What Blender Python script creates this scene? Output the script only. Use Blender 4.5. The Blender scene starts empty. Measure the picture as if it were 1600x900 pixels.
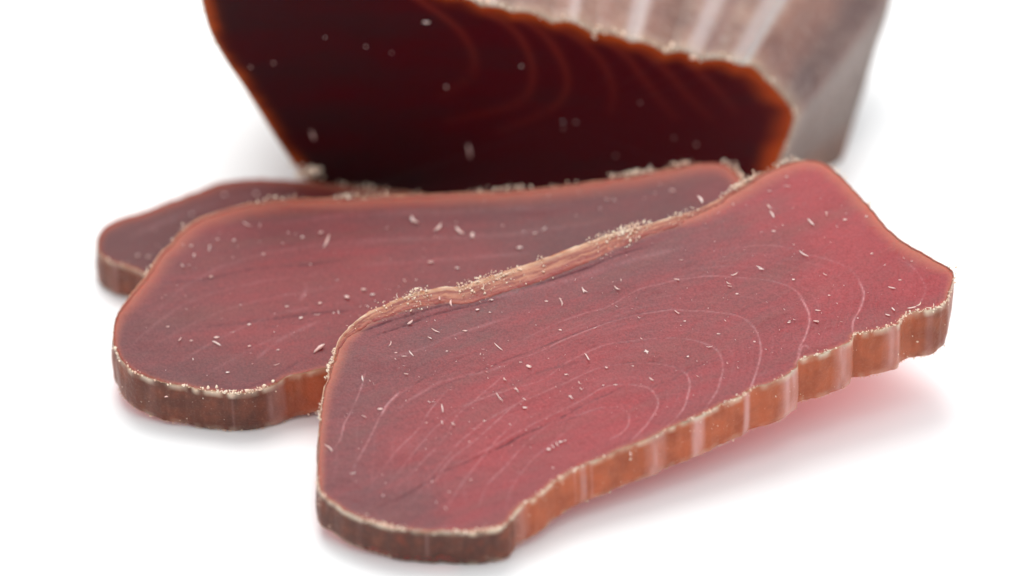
import bpy, math, random
import numpy as np
from mathutils import Vector, noise as mn

random.seed(7); rng = np.random.default_rng(7)
CM = 0.01
SC = bpy.context.scene
COL = SC.collection

# ------------------------------------------------------------------ camera
DIST, PITCH, LENS = 46.0, math.radians(36), 100.0        # centimetres from the middle of the table area
FPX = LENS / 36 * 1600
CAM = np.array([0, -DIST * math.cos(PITCH), DIST * math.sin(PITCH)])
cam_data = bpy.data.cameras.new('camera'); cam = bpy.data.objects.new('camera', cam_data); COL.objects.link(cam)
cam.location = Vector(CAM * CM); cam.rotation_euler = (math.radians(90) - PITCH, 0, 0)
cam_data.lens = LENS; cam_data.sensor_width = 36; cam_data.clip_start = .01; cam_data.clip_end = 20
cam_data.dof.use_dof = True; cam_data.dof.focus_distance = .4245; cam_data.dof.aperture_fstop = 6.7
SC.camera = cam

# ------------------------------------------------------------------ light
world = bpy.data.worlds.new('World'); SC.world = world; world.use_nodes = True
bg = world.node_tree.nodes['Background']; bg.inputs['Color'].default_value = (.97, .985, 1, 1); bg.inputs['Strength'].default_value = .80
def area(name, loc, size, power, target=(0, 0, 0), color=(1, 1, 1), size_y=None):
    d = bpy.data.lights.new(name, 'AREA'); d.shape = 'RECTANGLE'; d.size = size; d.size_y = size_y or size
    d.energy = power; d.color = color
    o = bpy.data.objects.new(name, d); COL.objects.link(o); o.location = loc
    o.rotation_euler = (Vector(target) - Vector(loc)).to_track_quat('-Z', 'Y').to_euler()
    return o
area('softbox_behind', (-.10, .50, .95), .60, 6.6, color=(1, .985, .96))
area('softbox_overhead', (.10, .05, 1.1), .60, 1.2, color=(1, 1, 1))
area('softbox_side', (.95, .25, .65), .5, .6, color=(1, .99, .97))
vs = SC.view_settings; vs.view_transform = 'Standard'; vs.look = 'None'; vs.gamma = 1; vs.exposure = .25
SC.render.engine = 'CYCLES'
SC.cycles.use_denoising = True
SC.cycles.max_bounces = 12; SC.cycles.diffuse_bounces = 6; SC.cycles.transmission_bounces = 4

# ------------------------------------------------------------------ helpers
FWD = np.array([0, math.cos(PITCH), -math.sin(PITCH)]); UPV = np.array([0, math.sin(PITCH), math.cos(PITCH)])
def trace(pts, plane):
    """points measured on the picture -> points on the plane z = c + gx X + gy Y (centimetres)"""
    c, gx, gy = plane; n = np.array([-gx, -gy, 1.0]); out = []
    for p in pts:
        d = FWD + np.array([1., 0, 0]) * (p[0] - 800) / FPX + UPV * (450 - p[1]) / FPX
        out.append(CAM + d * ((c - CAM @ n) / (d @ n)))
    return np.array(out)
def trace_plane(pts, p0, n):
    out = []
    for p in pts:
        d = FWD + np.array([1., 0, 0]) * (p[0] - 800) / FPX + UPV * (450 - p[1]) / FPX
        out.append(CAM + d * (((p0 - CAM) @ n) / (d @ n)))
    return np.array(out)
def catmull(P, step, closed=True):
    P = np.asarray(P, float); n = len(P); out = []
    rngi = range(n) if closed else range(n - 1)
    for i in rngi:
        if closed: a, b, c, d = P[(i - 1) % n], P[i], P[(i + 1) % n], P[(i + 2) % n]
        else: a, b, c, d = P[max(i - 1, 0)], P[i], P[i + 1], P[min(i + 2, n - 1)]
        k = max(2, int(np.linalg.norm(c - b) / (step * .5)))
        for t in np.arange(k) / k:
            out.append(.5 * ((2 * b) + (c - a) * t + (2 * a - 5 * b + 4 * c - d) * t * t + (3 * b - a - 3 * c + d) * t ** 3))
    if not closed: out.append(P[-1])
    Q = np.array(out); R = np.vstack([Q, Q[:1]]) if closed else Q
    L = np.r_[0, np.cumsum(np.linalg.norm(np.diff(R, axis=0), axis=1))]
    m = max(8, int(L[-1] / step)); s = np.linspace(0, L[-1], m, endpoint=not closed)
    return np.stack([np.interp(s, L, R[:, k]) for k in range(P.shape[1])], 1)
def idw(anchors, XY, power=4):
    """anchors rows: X, Y, v1, v2...  inverse-distance interpolation"""
    A = np.asarray(anchors, float); XY = np.asarray(XY); out = np.zeros((len(XY), A.shape[1] - 2))
    for i in range(0, len(XY), 20000):
        q = XY[i:i + 20000]; d2 = (q[:, None, 0] - A[None, :, 0]) ** 2 + (q[:, None, 1] - A[None, :, 1]) ** 2 + .02
        w = d2 ** (-power / 2); out[i:i + 20000] = (w @ A[:, 2:]) / w.sum(1, keepdims=True)
    return out
def value_noise(shape_x, shape_y, fx, fy, seed=0):
    """smooth lattice noise in [-1,1] sampled at arrays fx, fy"""
    r = np.random.default_rng(seed); T = r.uniform(-1, 1, (64, 64))
    x0 = np.floor(fx).astype(int); y0 = np.floor(fy).astype(int); tx = fx - x0; ty = fy - y0
    tx = tx * tx * (3 - 2 * tx); ty = ty * ty * (3 - 2 * ty)
    g = lambda a, b: T[a % 64, b % 64]
    return (g(x0, y0) * (1 - tx) + g(x0 + 1, y0) * tx) * (1 - ty) + (g(x0, y0 + 1) * (1 - tx) + g(x0 + 1, y0 + 1) * tx) * ty
def vn(fx, fy, seed=0): return value_noise(0, 0, np.asarray(fx, float), np.asarray(fy, float), seed)

def build(name, V, F, mat, parent=None, attrs=None, smooth=True, origin=(0, 0, 0), kind=None):
    """V in world centimetres, F (n,3|4) int array"""
    me = bpy.data.meshes.new(name); V = (np.asarray(V, float) - np.asarray(origin)) * CM
    F = np.asarray(F, int); k = F.shape[1]
    me.vertices.add(len(V)); me.vertices.foreach_set('co', V.ravel().astype(np.float32))
    me.loops.add(F.size); me.loops.foreach_set('vertex_index', F.ravel().astype(np.int32))
    me.polygons.add(len(F)); me.polygons.foreach_set('loop_start', (np.arange(len(F)) * k).astype(np.int32))
    me.polygons.foreach_set('loop_total', np.full(len(F), k, np.int32))
    me.polygons.foreach_set('use_smooth', np.full(len(F), smooth, bool))
    me.update(calc_edges=True); me.validate()
    for a, v in (attrs or {}).items():
        at = me.attributes.new(a, 'FLOAT', 'POINT'); at.data.foreach_set('value', np.asarray(v, np.float32))
    me.materials.append(mat)
    o = bpy.data.objects.new(name, me); COL.objects.link(o)
    if parent: o.parent = parent
    if kind: o['kind'] = kind
    return o
def empty(name, loc, label, cat, group=None):
    o = bpy.data.objects.new(name, None); COL.objects.link(o); o.empty_display_size = .01
    o.location = Vector(loc) * CM; o['label'] = label; o['category'] = cat
    if group: o['group'] = group
    return o

# ------------------------------------------------------------------ materials
class N:
    def __init__(s, name):
        s.m = bpy.data.materials.new(name); s.m.use_nodes = True; s.t = s.m.node_tree; s.n = s.t.nodes
        s.b = s.n['Principled BSDF']; s.out = s.n['Material Output']
    def node(s, typ, **kw):
        x = s.n.new(typ)
        for k, v in kw.items(): setattr(x, k, v)
        return x
    def link(s, a, b): s.t.links.new(a, b)
    def attr(s, name): return s.node('ShaderNodeAttribute', attribute_name=name).outputs['Fac']
    def val(s, x, sock):
        if hasattr(x, 'is_linked'): s.link(x, sock)
        else: sock.default_value = x
    def math(s, op, a, b=0.0, clamp=False):
        x = s.node('ShaderNodeMath', operation=op, use_clamp=clamp); s.val(a, x.inputs[0]); s.val(b, x.inputs[1]); return x.outputs[0]
    def mix(s, f, a, b):
        x = s.node('ShaderNodeMix', data_type='RGBA'); s.val(f, x.inputs['Factor'])
        for v, k in ((a, 6), (b, 7)):
            if hasattr(v, 'is_linked'): s.link(v, x.inputs[k])
            else: x.inputs[k].default_value = (*v, 1)
        return x.outputs[2]
    def ramp(s, f, lo, hi):
        x = s.node('ShaderNodeMapRange', clamp=True); s.val(f, x.inputs[0]); x.inputs[1].default_value = lo; x.inputs[2].default_value = hi
        return x.outputs[0]
    def noise(s, scale, detail=3, rough=.55, stretch=None, rot=0, vec=None):
        if vec is None: vec = s.node('ShaderNodeTexCoord').outputs['Object']
        if rot or stretch:
            mp = s.node('ShaderNodeMapping'); mp.inputs['Rotation'].default_value = (0, 0, rot)
            s.link(vec, mp.inputs[0]); m2 = s.node('ShaderNodeMapping'); m2.inputs['Scale'].default_value = stretch or (1, 1, 1)
            s.link(mp.outputs[0], m2.inputs[0]); vec = m2.outputs[0]
        x = s.node('ShaderNodeTexNoise'); s.link(vec, x.inputs['Vector']); x.inputs['Scale'].default_value = scale
        x.inputs['Detail'].default_value = detail; x.inputs['Roughness'].default_value = rough
        return x.outputs['Fac']
    def bump(s, h, strength, dist, prev=None):
        x = s.node('ShaderNodeBump'); s.link(h, x.inputs['Height']); x.inputs['Strength'].default_value = strength
        x.inputs['Distance'].default_value = dist
        if prev is not None: s.link(prev, x.inputs['Normal'])
        return x.outputs[0]
    def sss(s, w, radius, scale):
        s.b.inputs['Subsurface Weight'].default_value = w; s.b.inputs['Subsurface Radius'].default_value = radius
        s.b.inputs['Subsurface Scale'].default_value = scale; s.b.subsurface_method = 'RANDOM_WALK'

def flesh_material(name, red, purple, amber, grain_angle, radius=(1, .07, .06), scale=.011, rough=.42, spec=.21):
    m = N(name)
    tone, pale, dark, edge = m.attr('tone'), m.attr('pale_line'), m.attr('dark_line'), m.attr('edge')
    streak = m.noise(260, 4, .6, stretch=(.16, 1.5, 1), rot=grain_angle)
    blotch = m.noise(90, 3, .5)
    grain = m.noise(3000, 3, .65)
    t = m.math('ADD', tone, m.math('MULTIPLY', m.math('SUBTRACT', streak, .5), 1.35))
    t = m.math('ADD', t, m.math('MULTIPLY', m.math('SUBTRACT', blotch, .5), .6), True)
    c = m.mix(t, red, purple)
    # fine mottled grain of the dried muscle
    g = m.ramp(grain, .36, .66)
    c = m.mix(m.math('MULTIPLY', m.math('SUBTRACT', 1.0, g), .34), c, tuple(x * .35 for x in purple))
    c = m.mix(m.math('MULTIPLY', g, .14), c, (.46, .18, .18))
    # scattered dark pin holes
    pin = m.ramp(m.noise(1500, 1, .5), .70, .76)
    c = m.mix(m.math('MULTIPLY', pin, .45), c, (.10, .015, .02))
    # amber of the dried edge, with the glow of light from behind painted in
    e = m.math('ADD', edge, m.math('MULTIPLY', m.math('SUBTRACT', streak, .5), .5), True)
    c = m.mix(m.math('MULTIPLY', e, .9), c, amber)
    c = m.mix(m.math('MULTIPLY', dark, 1.2, True), c, (.10, .006, .014))
    c = m.mix(m.math('MULTIPLY', pale, .64, True), c, (.64, .32, .33))
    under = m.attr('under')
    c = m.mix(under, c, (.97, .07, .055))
    m.link(c, m.b.inputs['Base Color'])
    m.sss(1, radius, scale)
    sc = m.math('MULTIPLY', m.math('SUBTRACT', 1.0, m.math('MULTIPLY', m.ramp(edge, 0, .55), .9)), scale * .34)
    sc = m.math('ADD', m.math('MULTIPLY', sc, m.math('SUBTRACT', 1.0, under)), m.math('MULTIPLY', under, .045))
    m.link(sc, m.b.inputs['Subsurface Scale'])
    r = m.math('ADD', m.math('MULTIPLY', grain, .25), rough - .12)
    m.link(r, m.b.inputs['Roughness']); m.b.inputs['Specular IOR Level'].default_value = spec
    b = m.bump(grain, .5, .00014); b = m.bump(streak, .3, .00025, b); m.link(b, m.b.inputs['Normal'])
    return m.m

def rind_material(name, scale=.0006, mul=1.0):
    m = N(name)
    tone, pale, v, s, crust = m.attr('tone'), m.attr('pale_line'), m.attr('band_v'), m.attr('band_s'), m.attr('crust')
    cv = m.node('ShaderNodeCombineXYZ'); m.link(m.math('MULTIPLY', s, .35), cv.inputs[0]); m.link(m.math('MULTIPLY', v, 1.1), cv.inputs[1])
    fib = m.noise(7, 4, .6, vec=cv.outputs[0])
    # vertical fibres on the side wall: noise on (s, almost no height)
    tc = m.node('ShaderNodeTexCoord').outputs['Object']
    vert = m.noise(700, 4, .6, stretch=(1, 1, .35), vec=tc)
    blot = m.noise(330, 4, .6, vec=tc)
    grain = m.noise(2600, 2, .6, vec=tc)
    tt = m.math('ADD', tone, m.math('MULTIPLY', m.math('SUBTRACT', blot, .5), 1.0), True)
    side = m.mix(tt, (.50, .125, .052), (.105, .036, .024))
    side = m.mix(m.math('MULTIPLY', m.ramp(vert, .5, .8), .14), side, (.50, .22, .14))
    side = m.mix(m.math('MULTIPLY', m.ramp(blot, .55, .75), .45), side, (.36, .06, .02))
    side = m.mix(m.math('MULTIPLY', m.ramp(grain, .55, .75), .16), side, (.55, .32, .22))
    side = m.mix(m.math('MULTIPLY', pale, .8, True), side, (.74, .44, .42))
    top = m.mix(m.ramp(fib, .42, .60), (.24, .050, .035), (.44, .18, .105))
    top = m.mix(m.math('MULTIPLY', m.ramp(v, .55, 1.0), .8), top, (.30, .05, .05))
    top = m.mix(m.math('MULTIPLY', m.math('SUBTRACT', 1.0, m.ramp(v, .0, .32)), .8), top, (.56, .36, .21))
    c = m.mix(m.attr('is_top'), side, top)
    c = m.mix(m.math('MULTIPLY', crust, .85, True), c, (.90, .74, .58))
    m.link(c, m.b.inputs['Base Color']); m.sss(1, (1, .6, .45), scale)
    m.b.inputs['Roughness'].default_value = .38; m.b.inputs['Specular IOR Level'].default_value = .26
    b = m.bump(grain, .6, .0002); b = m.bump(blot, .4, .0006, b); m.link(b, m.b.inputs['Normal'])
    return m.m

def crumb_material(name, a, b_):
    m = N(name); oi = m.noise(420, 2, .5)
    m.link(m.mix(m.ramp(oi, .4, .6), a, b_), m.b.inputs['Base Color'])
    m.sss(.3, (1, .8, .6), .0003); m.b.inputs['Roughness'].default_value = .45
    return m.m

M_FLESH_FRONT = flesh_material('flesh_front', (.375, .042, .051), (.175, .048, .054), (.50, .16, .10), math.radians(-25))
M_FLESH_MID = flesh_material('flesh_middle', (.285, .036, .042), (.132, .035, .039), (.46, .125, .075), math.radians(-8))
M_FLESH_BACK = flesh_material('flesh_back', (.17, .016, .019), (.095, .022, .024), (.34, .08, .045), math.radians(8))
M_RIND = rind_material('dried_rind')
M_CRUMB = crumb_material('dry_crumb', (.93, .76, .60), (.86, .60, .46))
M_FLECK = crumb_material('fibre_fleck', (.93, .72, .66), (.80, .50, .45))

# ------------------------------------------------------------------ the setting
def make_table():
    m = N('white_surface')
    c = m.mix(m.noise(9, 2, .5), (.895, .905, .91), (.905, .913, .915))
    m.link(c, m.b.inputs['Base Color']); m.b.inputs['Roughness'].default_value = .42
    m.b.inputs['Specular IOR Level'].default_value = .35
    xs = np.linspace(-110, 110, 23)
    prof = [(-90, 0)] + [(y, 0) for y in np.linspace(-80, 60, 15)] + \
        [(60 + 40 * math.sin(a), 40 - 40 * math.cos(a)) for a in np.linspace(.1, math.pi / 2, 14)] + [(100, 60), (100, 90)]
    V = [(x, y, z) for (y, z) in prof for x in xs]; k = len(xs)
    F = [(j * k + i, j * k + i + 1, (j + 1) * k + i + 1, (j + 1) * k + i) for j in range(len(prof) - 1) for i in range(k - 1)]
    o = build('tabletop_surface', V, F, m.m, kind='structure')
    o['label'] = 'seamless white matt tabletop under the meat'
make_table()

# ------------------------------------------------------------------ slice builder
def splat(field, x0, y0, pitch, line, amp, width):
    """draw a polyline (n,2) in cm on the grid field with a soft profile"""
    ny, nx = field.shape; R = int(math.ceil(width * 2.5 / pitch)) + 1
    for (x, y), a, w in zip(line, amp, np.broadcast_to(width if np.ndim(width) else float(width), len(line))):
        ci = int((x - x0) / pitch); cj = int((y - y0) / pitch)
        i0, i1, j0, j1 = max(ci - R, 0), min(ci + R + 2, nx), max(cj - R, 0), min(cj + R + 2, ny)
        if i0 >= i1 or j0 >= j1: continue
        gx = x0 + np.arange(i0, i1) * pitch - x; gy = y0 + np.arange(j0, j1) * pitch - y
        g = a * np.exp(-(gx[None] ** 2 + gy[:, None] ** 2) / (w * w))
        field[j0:j1, i0:i1] = np.maximum(field[j0:j1, i0:i1], g)

def icos(c, r, rot_seed):
    t = (1 + 5 ** .5) / 2
    P = np.array([(-1, t, 0), (1, t, 0), (-1, -t, 0), (1, -t, 0), (0, -1, t), (0, 1, t), (0, -1, -t), (0, 1, -t), (t, 0, -1), (t, 0, 1), (-t, 0, -1), (-t, 0, 1)]) / 1.9
    return c + P * r * rot_seed
ICOF = np.array([(0, 11, 5), (0, 5, 1), (0, 1, 7), (0, 7, 10), (0, 10, 11), (1, 5, 9), (5, 11, 4), (11, 10, 2), (10, 7, 6), (7, 1, 8), (3, 9, 4), (3, 4, 2), (3, 2, 6), (3, 6, 8), (3, 8, 9), (4, 9, 5), (2, 4, 11), (6, 2, 10), (8, 6, 7), (9, 8, 1)])
class Bits:
    def __init__(s): s.V = []; s.F = []; s.n = 0
    def grain(s, c, r):
        v = icos(np.asarray(c), 1, np.asarray(r) * rng.uniform(.55, 1.35, (12, 1)) if np.ndim(r) else r * rng.uniform(.55, 1.35, (12, 1)) * rng.uniform(.6, 1.3, 3))
        s.V.append(v); s.F.append(ICOF + s.n); s.n += 12
    def sliver(s, c, d, length, rad, curl=.3, lift=0.0, seg=5, z=None):
        """a bent, tapering fibre lying on the surface"""
        c = np.asarray(c, float); d = np.asarray(d, float); d /= np.linalg.norm(d)
        side = np.cross([0, 0, 1.], d); side /= np.linalg.norm(side) + 1e-9; up = np.cross(d, side); ring = []
        for k in range(seg + 1):
            u = k / seg - .5; p = c + d * u * length + side * curl * length * (u * u) * 2 + up * (rad * .6 + lift * (u + .5) ** 2)
            q = rad * (1 - (2 * abs(u)) ** 2.5 * .75) * random.uniform(.75, 1.2)
            for a in (0.3, 1.87, 3.44, 5.0): ring.append(p + side * q * 1.3 * math.cos(a) + up * q * math.sin(a))
        F = []
        for k in range(seg):
            for a in range(4):
                i, j = k * 4 + a, k * 4 + (a + 1) % 4; F += [(i, j, j + 4), (i, j + 4, i + 4)]
        F += [(0, 2, 1), (0, 3, 2), (seg * 4, seg * 4 + 1, seg * 4 + 2), (seg * 4, seg * 4 + 2, seg * 4 + 3)]
        s.V.append(np.array(ring)); s.F.append(np.array(F) + s.n); s.n += len(ring)
    def done(s, name, mat, parent, origin, kind=None):
        if not s.n: return None
        return build(name, np.vstack(s.V), np.vstack(s.F), mat, parent, origin=origin, smooth=True, kind=kind)

class Slice:
    def __init__(s, name, label, outline, plane, thick, pitch, anchors, tones, flesh_mat, under=None, warp=0.0, group=None):
        s.plane, s.thick, s.under, s.pitch, s.warp = plane, thick, under, pitch, warp
        O = trace(outline, plane)[:, :2]
        s.O = catmull(O, .028)
        n = len(s.O); T = np.roll(s.O, -2, 0) - np.roll(s.O, 2, 0); T /= np.linalg.norm(T, axis=1, keepdims=True)
        area2 = np.sum(s.O[:, 0] * np.roll(s.O[:, 1], -1) - np.roll(s.O[:, 0], -1) * s.O[:, 1])
        nrm = np.stack([T[:, 1], -T[:, 0]], 1) * (1 if area2 > 0 else -1)             # outward
        for _ in range(6): nrm = (np.roll(nrm, 1, 0) + nrm + np.roll(nrm, -1, 0)) / 3
        s.nrm = nrm / np.linalg.norm(nrm, axis=1, keepdims=True)
        A = np.array(anchors, float); Aw = trace(A[:, :2], plane)[:, :2]
        s.par = idw(np.c_[Aw, A[:, 2:]], s.O, 5)                                       # rind width, crumb density, tone, bottom flare
        for _ in range(8): s.par = (np.roll(s.par, 1, 0) + s.par + np.roll(s.par, -1, 0)) / 3
        s.s = np.arange(n) * .028
        rag = .010 * vn(s.s * 6, s.s * 0 + 1, 3) + .006 * vn(s.s * 17, s.s * 0 + 2, 4)
        s.O = s.O + s.nrm * rag[:, None]
        cx, cy = s.O.mean(0); s.origin = np.array([cx, cy, s.bottom(np.array([cx]), np.array([cy]))[0]])
        s.root = empty(name, s.origin, label, 'meat slice', group)
        s.tones = tones; s.flesh_mat = flesh_mat
    def top(s, X, Y):
        c, gx, gy = s.plane
        return c + gx * X + gy * Y + s.warp * vn(X * .45 + 7, Y * .45 + 3, 11)
    def bottom(s, X, Y):
        t = np.interp(X, *zip(*s.thick)); z = s.top(X, Y) - t
        if s.under is not None:
            P, u = np.c_[X, Y], s.under; A, B = u.O[::3], np.roll(u.O[::3], -1, 0); lim = np.empty(len(P))
            for k in range(0, len(P), 8000):
                q = P[k:k + 8000]; d = np.sqrt(((q[:, None] - A[None]) ** 2).sum(2).min(1))
                x, y = q[:, :1], q[:, 1:]; h = (A[:, 1] > y) != (B[:, 1] > y)
                xi = A[:, 0] + (y - A[:, 1]) / np.where(B[:, 1] == A[:, 1], 1e-9, B[:, 1] - A[:, 1]) * (B[:, 0] - A[:, 0])
                d[((h & (x < xi)).sum(1) % 2) == 1] = 0; lim[k:k + 8000] = d
            z = np.maximum(z, s.under.top(X, Y) + .035 - np.maximum(lim - .05, 0) * 2.2)
        return np.minimum(np.maximum(z, .012), s.top(X, Y) - .25)

    def make_flesh(s, pale=(), dark=(), amber_reach=.25):
        p = s.pitch; inner = s.O - s.nrm * (s.par[:, :1] * .70 + .006)
        x0, y0 = s.O.min(0) - .1; x1, y1 = s.O.max(0) + .1
        nx, ny = int((x1 - x0) / p) + 2, int((y1 - y0) / p) + 2
        gx = x0 + np.arange(nx) * p; gy = y0 + np.arange(ny) * p
        A, B = inner, np.roll(inner, -1, 0); mask = np.zeros((ny - 1, nx - 1), bool); cxs = gx[:-1] + p / 2
        for j in range(ny - 1):
            y = gy[j] + p / 2; hit = (A[:, 1] > y) != (B[:, 1] > y)
            if not hit.any(): continue
            xs = np.sort(A[hit, 0] + (y - A[hit, 1]) / (B[hit, 1] - A[hit, 1]) * (B[hit, 0] - A[hit, 0]))
            mask[j] = (np.searchsorted(xs, cxs) % 2) == 1
        # drop cells hanging by a corner
        used = np.zeros((ny, nx), bool)
        for dj in (0, 1):
            for di in (0, 1): used[dj:ny - 1 + dj, di:nx - 1 + di] |= mask
        cnt = np.zeros((ny, nx), int)
        for dj in (0, 1):
            for di in (0, 1): cnt[dj:ny - 1 + dj, di:nx - 1 + di] += mask
        idx = -np.ones((ny, nx), int); idx[used] = np.arange(used.sum()); jj, ii = np.nonzero(used); n = len(jj)
        X = gx[ii].copy(); Y = gy[jj].copy()
        # lines drawn before snapping
        pf = np.zeros((ny, nx)); df = np.zeros((ny, nx))
        for fld, lines in ((pf, pale), (df, dark)):
            for li, (pts, amp, w) in enumerate(lines):
                L = catmull(trace(pts, s.plane)[:, :2], p * .6, closed=False); m = len(L); u = np.arange(m) * p * .6
                L = L + np.stack([vn(u * 4, u * 0 + li, 21), vn(u * 4, u * 0 + li, 22)], 1) * .012
                a = amp * np.clip(.78 + .45 * vn(u * 3, u * 0 + li, 23) + .55 * vn(u * 34, u * 0 + li, 24), .22, 1.2) * np.clip(np.minimum(np.arange(m), m - 1 - np.arange(m)) / (m * .18 + 1), 0, 1) ** .6
                splat(fld, x0, y0, p, L, a, w)
        bnd = cnt[jj, ii] < 4
        bi = np.nonzero(bnd)[0]
        for k in bi:
            d = (inner[:, 0] - X[k]) ** 2 + (inner[:, 1] - Y[k]) ** 2; q = int(d.argmin())
            if d[q] < (2.2 * p) ** 2: X[k], Y[k] = inner[q]
        sub = s.O[::3]; dist = np.empty(n)
        for k in range(0, n, 8000):
            dist[k:k + 8000] = np.sqrt(((X[k:k + 8000, None] - sub[None, :, 0]) ** 2 + (Y[k:k + 8000, None] - sub[None, :, 1]) ** 2).min(1))
        near = idw(np.c_[s.O[::6], s.par[::6, :1]], np.c_[X, Y], 6)[:, 0]
        side = np.clip(.5 + .9 * s.nrm[:, 1], .18, 1) * (1 - np.clip((s.par[:, 0] - .12) / .12, 0, .9))
        rf = idw(np.c_[s.O[::6], side[::6]], np.c_[X, Y], 6)[:, 0]
        reach = amber_reach * rf + np.minimum(near, .06) * .7 + .02  # painted amber glow reaches furthest in from edges facing the back
        edge = np.clip(1 - (dist - near * .8) / reach, 0, 1) ** 1.6
        ta = np.array(s.tones, float); tw = trace(ta[:, :2], s.plane)[:, :2]
        tone = idw(np.c_[tw, ta[:, 2:]], np.c_[X, Y], 3)[:, 0]
        pl, dk = pf[jj, ii], df[jj, ii]
        rel = .010 * vn(X * 2, Y * 3, 5) + .0022 * vn(X * 9, Y * 14, 6) + .0012 * vn(X * 22, Y * 26, 7) + .004 * pl - .009 * dk
        rel *= np.clip((dist - near) / .12, 0, 1)
        Zt = s.top(X, Y) + rel; Zb = s.bottom(X, Y) + .02
        cells = np.argwhere(mask); a, b = cells[:, 0], cells[:, 1]
        q = np.stack([idx[a, b], idx[a, b + 1], idx[a + 1, b + 1], idx[a + 1, b]], 1)
        F = [q, q[:, ::-1] + n]
        pad = np.pad(mask, 1)
        for (da, db, e) in ((-1, 0, (0, 1)), (1, 0, (2, 3)), (0, -1, (3, 0)), (0, 1, (1, 2))):
            w = ~pad[1 + a + da, 1 + b + db]; q2 = q[w]
            F.append(np.stack([q2[:, e[1]], q2[:, e[0]], q2[:, e[0]] + n, q2[:, e[1]] + n], 1))
        V = np.r_[np.c_[X, Y, Zt], np.c_[X, Y, Zb]]; z = np.zeros(n)
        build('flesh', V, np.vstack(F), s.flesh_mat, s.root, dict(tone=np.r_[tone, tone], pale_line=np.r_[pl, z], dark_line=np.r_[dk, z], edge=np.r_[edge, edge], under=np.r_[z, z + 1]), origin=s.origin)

    def make_rind(s, bands=(), crustiness=1.0):
        n = len(s.O); w = s.par[:, 0]; ton = s.par[:, 2]; cr = s.par[:, 1]; fl = s.par[:, 3]
        ss = s.s
        pale = np.zeros(n)
        if len(bands):
            bw = trace([(b[0], b[1]) for b in bands], s.plane)[:, :2]
            for (bx, by), (_, _, wd, am) in zip(bw, bands):
                k = int(((s.O - (bx, by)) ** 2).sum(1).argmin()); d = np.abs(ss - ss[k]); d = np.minimum(d, n * .028 - d)
                pale = np.maximum(pale, am * np.clip(1.5 - d / wd, 0, 1))
        # (offset inward as fraction or absolute, height fraction, is_top, v)
        prof = [('o', .03, 0), ('o', .0, .04), ('o', -.012, .18), ('o', -.020, .36), ('o', -.016, .54), ('o', -.008, .72), ('o', .002, .86), ('o', .006, .94),
                ('o', .012, .985), ('i', .12, 1), ('i', .28, 1), ('i', .44, 1), ('i', .60, 1), ('i', .75, 1), ('i', .88, 1), ('i', 1.0, .96), ('i', 1.04, .80), ('i', 1.04, .2), ('i', .9, .0)]
        R = []; at = dict(tone=[], pale_line=[], band_v=[], band_s=[], crust=[], is_top=[])
        for k, (typ, off, h) in enumerate(prof):
            if typ == 'o':
                d = np.full(n, off) + .008 * vn(ss * 5, ss * 0 + h * 3, 31) + .006 * vn(ss * 13, ss * 0 + h * 4, 32) + fl * (h - 1)
            else: d = w * off + np.where(off < .5, .012, 0)
            P = s.O - s.nrm * d[:, None]; zt, zb = s.top(P[:, 0], P[:, 1]), s.bottom(P[:, 0], P[:, 1])
            z = zb + (zt - zb) * h
            top = 0.
            if typ == 'i' and h == 1:
                top = 1.
                z = z + .006 + .006 * np.sin(off * math.pi) + .05 * w.clip(0, .14) * vn(ss * 3, ss * 0 + off * 14, 33) + .012 * cr * vn(ss * 19, ss * 0 + off * 11, 34)
            if typ == 'i' and h == .96: z = zt - .012; top = 1.
            if typ == 'o' and h < .05: z = z + .006 * vn(ss * 9, ss * 0, 36)
            R.append(np.c_[P, z])
            at['tone'].append(ton); at['pale_line'].append(pale * .85 * (1 - .4 * top) * np.clip(.8 + .5 * vn(ss * 16, ss * 0 + h * 2, 35), 0, 1)); at['band_v'].append(np.full(n, off if typ == 'i' else 0)); at['band_s'].append(ss)
            ce = (1 - min(abs(h - .985) / .10, 1)) if typ == 'o' else max(0, 1 - off / .22) * .6
            low = max(0, 1 - h / .08) if typ == 'o' else 0
            at['crust'].append(np.clip((ce * (.35 + .8 * cr) + low * .5) * (.65 + .8 * vn(ss * 11, ss * 0 + off * 5, 37)) * crustiness, 0, 1)); at['is_top'].append(np.full(n, top))
        m = len(prof); V = np.vstack(R); i = np.arange(n); j = (i + 1) % n; F = []
        for k in range(m):
            k2 = (k + 1) % m; F.append(np.stack([k * n + i, k * n + j, k2 * n + j, k2 * n + i], 1))
        F = np.vstack(F)
        build('rind', V, F, M_RIND, s.root, {k: np.concatenate(v) for k, v in at.items()}, origin=s.origin)

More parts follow.
